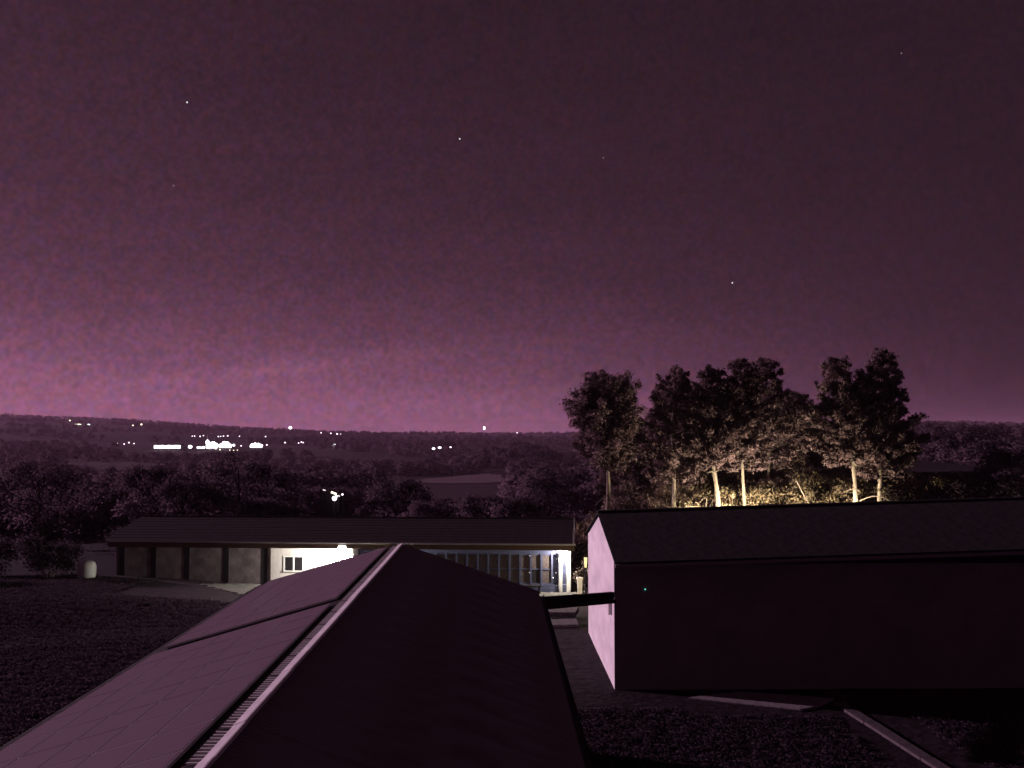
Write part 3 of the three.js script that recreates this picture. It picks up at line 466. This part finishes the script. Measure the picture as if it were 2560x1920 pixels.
function litHall(bx, by, d, w, h, label, m = LM.white, windows = 5) {
  const p = spot(bx, by, d), W = w / PX * d, Hh = h / PX * d, gy = T(p[0], p[2]), t = thing('factory_hall', label, 'building', [p[0], 0, p[2]]), hall = Math.max(Hh * 1.2, p[1] + Hh / 2 - gy + 1);
  part('wall', box(W * 1.06, hall, W * 0.4, 0, p[1] + Hh / 2 + 0.4 - hall / 2, -W * 0.2 - 0.3), M.plasterDim, t);
  const rf = new THREE.CylinderGeometry(1, 1, W * 1.1, 3).rotateZ(Math.PI / 2).scale(1, Hh * 0.18, W * 0.24); part('roof', rf, M.roofRed, t, [0, p[1] + Hh / 2 + 0.4 + Hh * 0.08, -W * 0.2 - 0.3]);
  for (let k = 0; k < windows; k++) { const q = windows > 7 ? 0.85 + 0.15 * hash2(k, windows, 3) : 0.45 + 0.55 * hash2(k, Math.round(bx), 5); part('lit_window_or_eave', rbox(W / windows * 1.0, Hh * q, 0.6, 0.25), m, t, [-W / 2 + W / windows * (k + 0.5), p[1] - Hh * (1 - q) * 0.45, 0]); }
}
const C = (X) => X - 1075, D = (Y) => Y - 942;
litHall(C(366), D(965), 1100, 56, 7, 'long low hall with one unbroken row of lit windows, left of the town lights', LM.white, 8);
litHall(C(438), D(965.5), 1090, 17, 6, 'small lit building just left of the brightest town lights', LM.white, 3);
litHall(C(461), D(964), 1080, 24, 8, 'brightest lit building, left half of the town glare', LM.white, 6);
litHall(C(490), D(963), 1085, 26, 8, 'brightest lit building, right half of the town glare', LM.white, 7);
litHall(C(556), D(963), 1095, 26, 7, 'lit building standing apart right of the town glare', LM.white, 5);
litHall(C(1743.5), D(964), 330, 25, 4.5, 'lit low building seen between the pines', LM.white, 4);
{
  const d = 1084, [x, y, z] = spot(C(452), D(940), d), t = thing('floodlit_tower', 'floodlit tower rising over the brightest town lights', 'tower', [x, 0, z]), g = T(x, z);
  part('mast', new THREE.CylinderGeometry(0.4, 0.7, y - g, 8), M.metal, t, [0, (y + g) / 2, 0]);
  part('lamp_head', merge([new THREE.SphereGeometry(2.0, 12, 8).scale(1, 1.5, 1), new THREE.SphereGeometry(1.2, 10, 8).scale(1.6, 0.8, 1).translate(0, -2.6, 0)]), LM.white, t);
}
[[453, 961, 7], [458, 958.5, 9], [464, 957.5, 10], [470, 960, 8], [476, 962, 6], [482, 960.5, 8], [488, 957, 10], [494, 957.5, 9], [500, 961, 6], [508, 961.5, 6], [548, 961, 8], [554, 959.5, 8], [561, 960.5, 9], [568, 962.5, 5]].forEach(([X, Y, q], i) => streetLamp(C(X), D(Y), 1072 - (i % 4) * 6, q * 0.92, (['first', 'second', 'third', 'fourth', 'fifth', 'sixth', 'seventh', 'eighth', 'ninth', 'tenth', 'eleventh', 'twelfth', 'thirteenth', 'last'][i]) + ' of fourteen glaring lamps from the left over the lit town buildings', LM.white, 1.05));
const rows = [
  ['in the row above the town glare', 'lamps in the row above the town glare', 1120, 2.6, LM.pink, [[419, 942], [424, 942], [436, 942.5], [443, 941], [475, 943], [480, 942.6], [486, 942], [495, 941.5], [520, 942.4]]],
  ['in the row of dots under the town glare', 'lamps in the row under the town glare', 1060, 2.4, LM.warm, [[456, 969], [470, 970], [479, 971], [500, 972], [508, 972.6], [516, 972]]],
  ['left of the long lit hall', 'lamps left of the long lit hall', 1150, 3, LM.pink, [[247, 976], [253, 982.5], [259, 958], [274, 959], [284, 956], [295, 958]]],
  ['on the hill crest at far left', 'lamps on the left hill crest', 2100, 3.4, LM.warm, [[157, 908.5], [185, 922], [229, 926], [292, 919], [310, 917]]],
  ['in the scatter right of the town glare', 'lamps scattered right of the town', 1200, 3, LM.pink, [[508, 961], [524, 963], [526, 971], [576, 943], [579, 961], [592, 968], [606, 968.6], [618, 956], [647, 957], [653, 955], [657, 956]]],
  ['in the hillside string left of centre', 'lamps on the hillside left of centre', 1700, 3, LM.pink, [[695, 935], [716, 936], [729.5, 937.4], [737, 938]]],
];
for (const [where, group, d, s, m, list] of rows) {
  list.forEach(([X, Y], i) => { streetLamp(C(X), D(Y), d + (i % 3) * 9, s * (0.85 + 0.3 * ((i * 7) % 5) / 4), (['first', 'second', 'third', 'fourth', 'fifth', 'sixth', 'seventh', 'eighth', 'ninth', 'tenth', 'eleventh'][i]) + ' tiny street lamp from the left ' + where, m); scene.children[scene.children.length - 1].userData.group = group; });
}
streetLamp(C(174), D(918), 2100, 5, 'elongated warm street light on the left hill crest', LM.warm, 3.4);
streetLamp(C(197), D(919), 2090, 7, 'brightest street lamp on the left hill crest');
streetLamp(C(415), D(965), 1095, 8.5, 'single round lamp between the long lit hall and the town glare');
streetLamp(C(629), D(924), 1900, 7, 'bright single lamp on the horizon right of the town');
streetLamp(C(723), D(962), 1150, 6.5, 'single bright lamp in the dark slope right of the town', LM.white, 1.3);
streetLamp(C(937), D(969), 600, 5, 'left one of two close lamps in mid valley', LM.white, 1.3);
streetLamp(C(950), D(967), 600, 5, 'right one of two close lamps in mid valley', LM.white, 1.4);
streetLamp(C(973.5), D(966), 600, 3.2, 'small lamp just right of the two close valley lamps', LM.white);
streetLamp(C(1117), D(935), 1900, 2.6, 'faint lamp near the horizon left of the rounded tree', LM.pink);
streetLamp(C(379), D(1019), 420, 3, 'faint single lamp in the woods below the town glare', LM.dim, 1.5);
streetLamp(C(1790), D(964), 325, 2.6, 'tiny lamp right of the lit low building between the pines', LM.warm);
streetLamp(C(1812), D(964), 325, 2.6, 'tiny lamp beside the curved limb of the forked pine', LM.warm);
{
  const d = 1800, [x, y, z] = spot(C(1046), D(925), d), t = thing('beacon_mast', 'mast with a bright upright beacon on the horizon near the centre', 'mast', [x, 0, z]), g = T(x, z);
  part('mast', new THREE.CylinderGeometry(0.3, 0.6, y - g, 8), M.metal, t, [0, (y + g) / 2, 0]); part('beacon_light', rbox(3.2, 5.4, 3.2, 0.6, 0, y, 0), LM.white, t);
}
{ // small house with its outdoor lamp among the trees
  const d = 150, [x, , z] = spot(C(716), 0, d), at = (X, Y, o = 0) => { const q = spot(C(X), D(Y), d - o); return [q[0] - x, q[1], q[2] - z]; };
  const t = thing('small_house', 'small dark house in the woods, its lit eaves put in as glowing bars', 'house', [x, 0, z]), g = T(x, z);
  const wl = new THREE.Shape([[-1.6, g - 1], [1.3, g - 1], [1.3, -1.9], [-0.1, -1.2], [-1.6, -0.9]].map((p) => new THREE.Vector2(...p)));
  part('wall', new THREE.ExtrudeGeometry(wl, { depth: 3, bevelEnabled: false }).translate(0, 0, -3.2), M.postDark, t);
  part('lit_window_or_eave', beam(at(700, 1057, 0), at(706, 1058.5, 0), 0.14, 0.14), LM.dim, t); part('lit_window_or_eave', beam(at(718, 1062, 0), at(729, 1066.3, 0), 0.2, 0.24), LM.warm, t); part('lit_window_or_eave', beam(at(733, 1069, 0), at(736, 1071.5, 0), 0.14, 0.2), LM.dim, t);  // glowing bars put in for the light caught along the sloping eaves
  const q = spot(C(725), D(1075.5), d - 1.5), l = thing('yard_lamp', 'bright round yard lamp in front of the small dark house', 'lamp', q), q2 = spot(C(742), D(1067), d - 1);
  part('lamp_head', merge([new THREE.SphereGeometry(0.34, 14, 10), new THREE.SphereGeometry(0.16, 10, 8).translate(0.28, 0.3, 0)]), LM.white, l); part('pole', new THREE.CylinderGeometry(0.05, 0.06, 3, 6), M.darkRail, l, [0, -1.7, 0]);
  const l2 = thing('yard_lamp', 'small pink lamp right of the bright yard lamp', 'lamp', q2); part('lamp_head', new THREE.SphereGeometry(0.15, 10, 8), LM.pink, l2); part('pole', new THREE.CylinderGeometry(0.03, 0.03, 2.4, 6), M.darkRail, l2, [0, -1.3, 0]);
}
{ // a few stars
  const d = 9000; for (const [X, Y, s, label] of [[404, 221, 3.2, 'bright star high on the left'], [993, 300, 3, 'star above the middle of the sky'], [1582, 611, 3, 'star above the pines'], [1303, 341, 1.6, 'faint star right of the middle star'], [375, 401, 1.8, 'faint star below the bright left star'], [1947, 115, 1.8, 'faint star high on the right']]) {
    const u = new THREE.Vector3((X - 1106) / PX, -(Y - 829.5) / PX, -1).applyEuler(camera.rotation).normalize().multiplyScalar(d);
    const o = part(numbered('sky_star'), new THREE.IcosahedronGeometry(s / PX * d / 2, 1), s > 2 ? LM.star ??= glow(1, 0.95, 1, 0.9) : LM.faint ??= glow(1, 0.85, 0.95, 0.6), scene, [u.x, 7 + u.y, u.z]); tag(o, label, 'star'); o.castShadow = false;
  }
}

renderer.render(scene, camera);
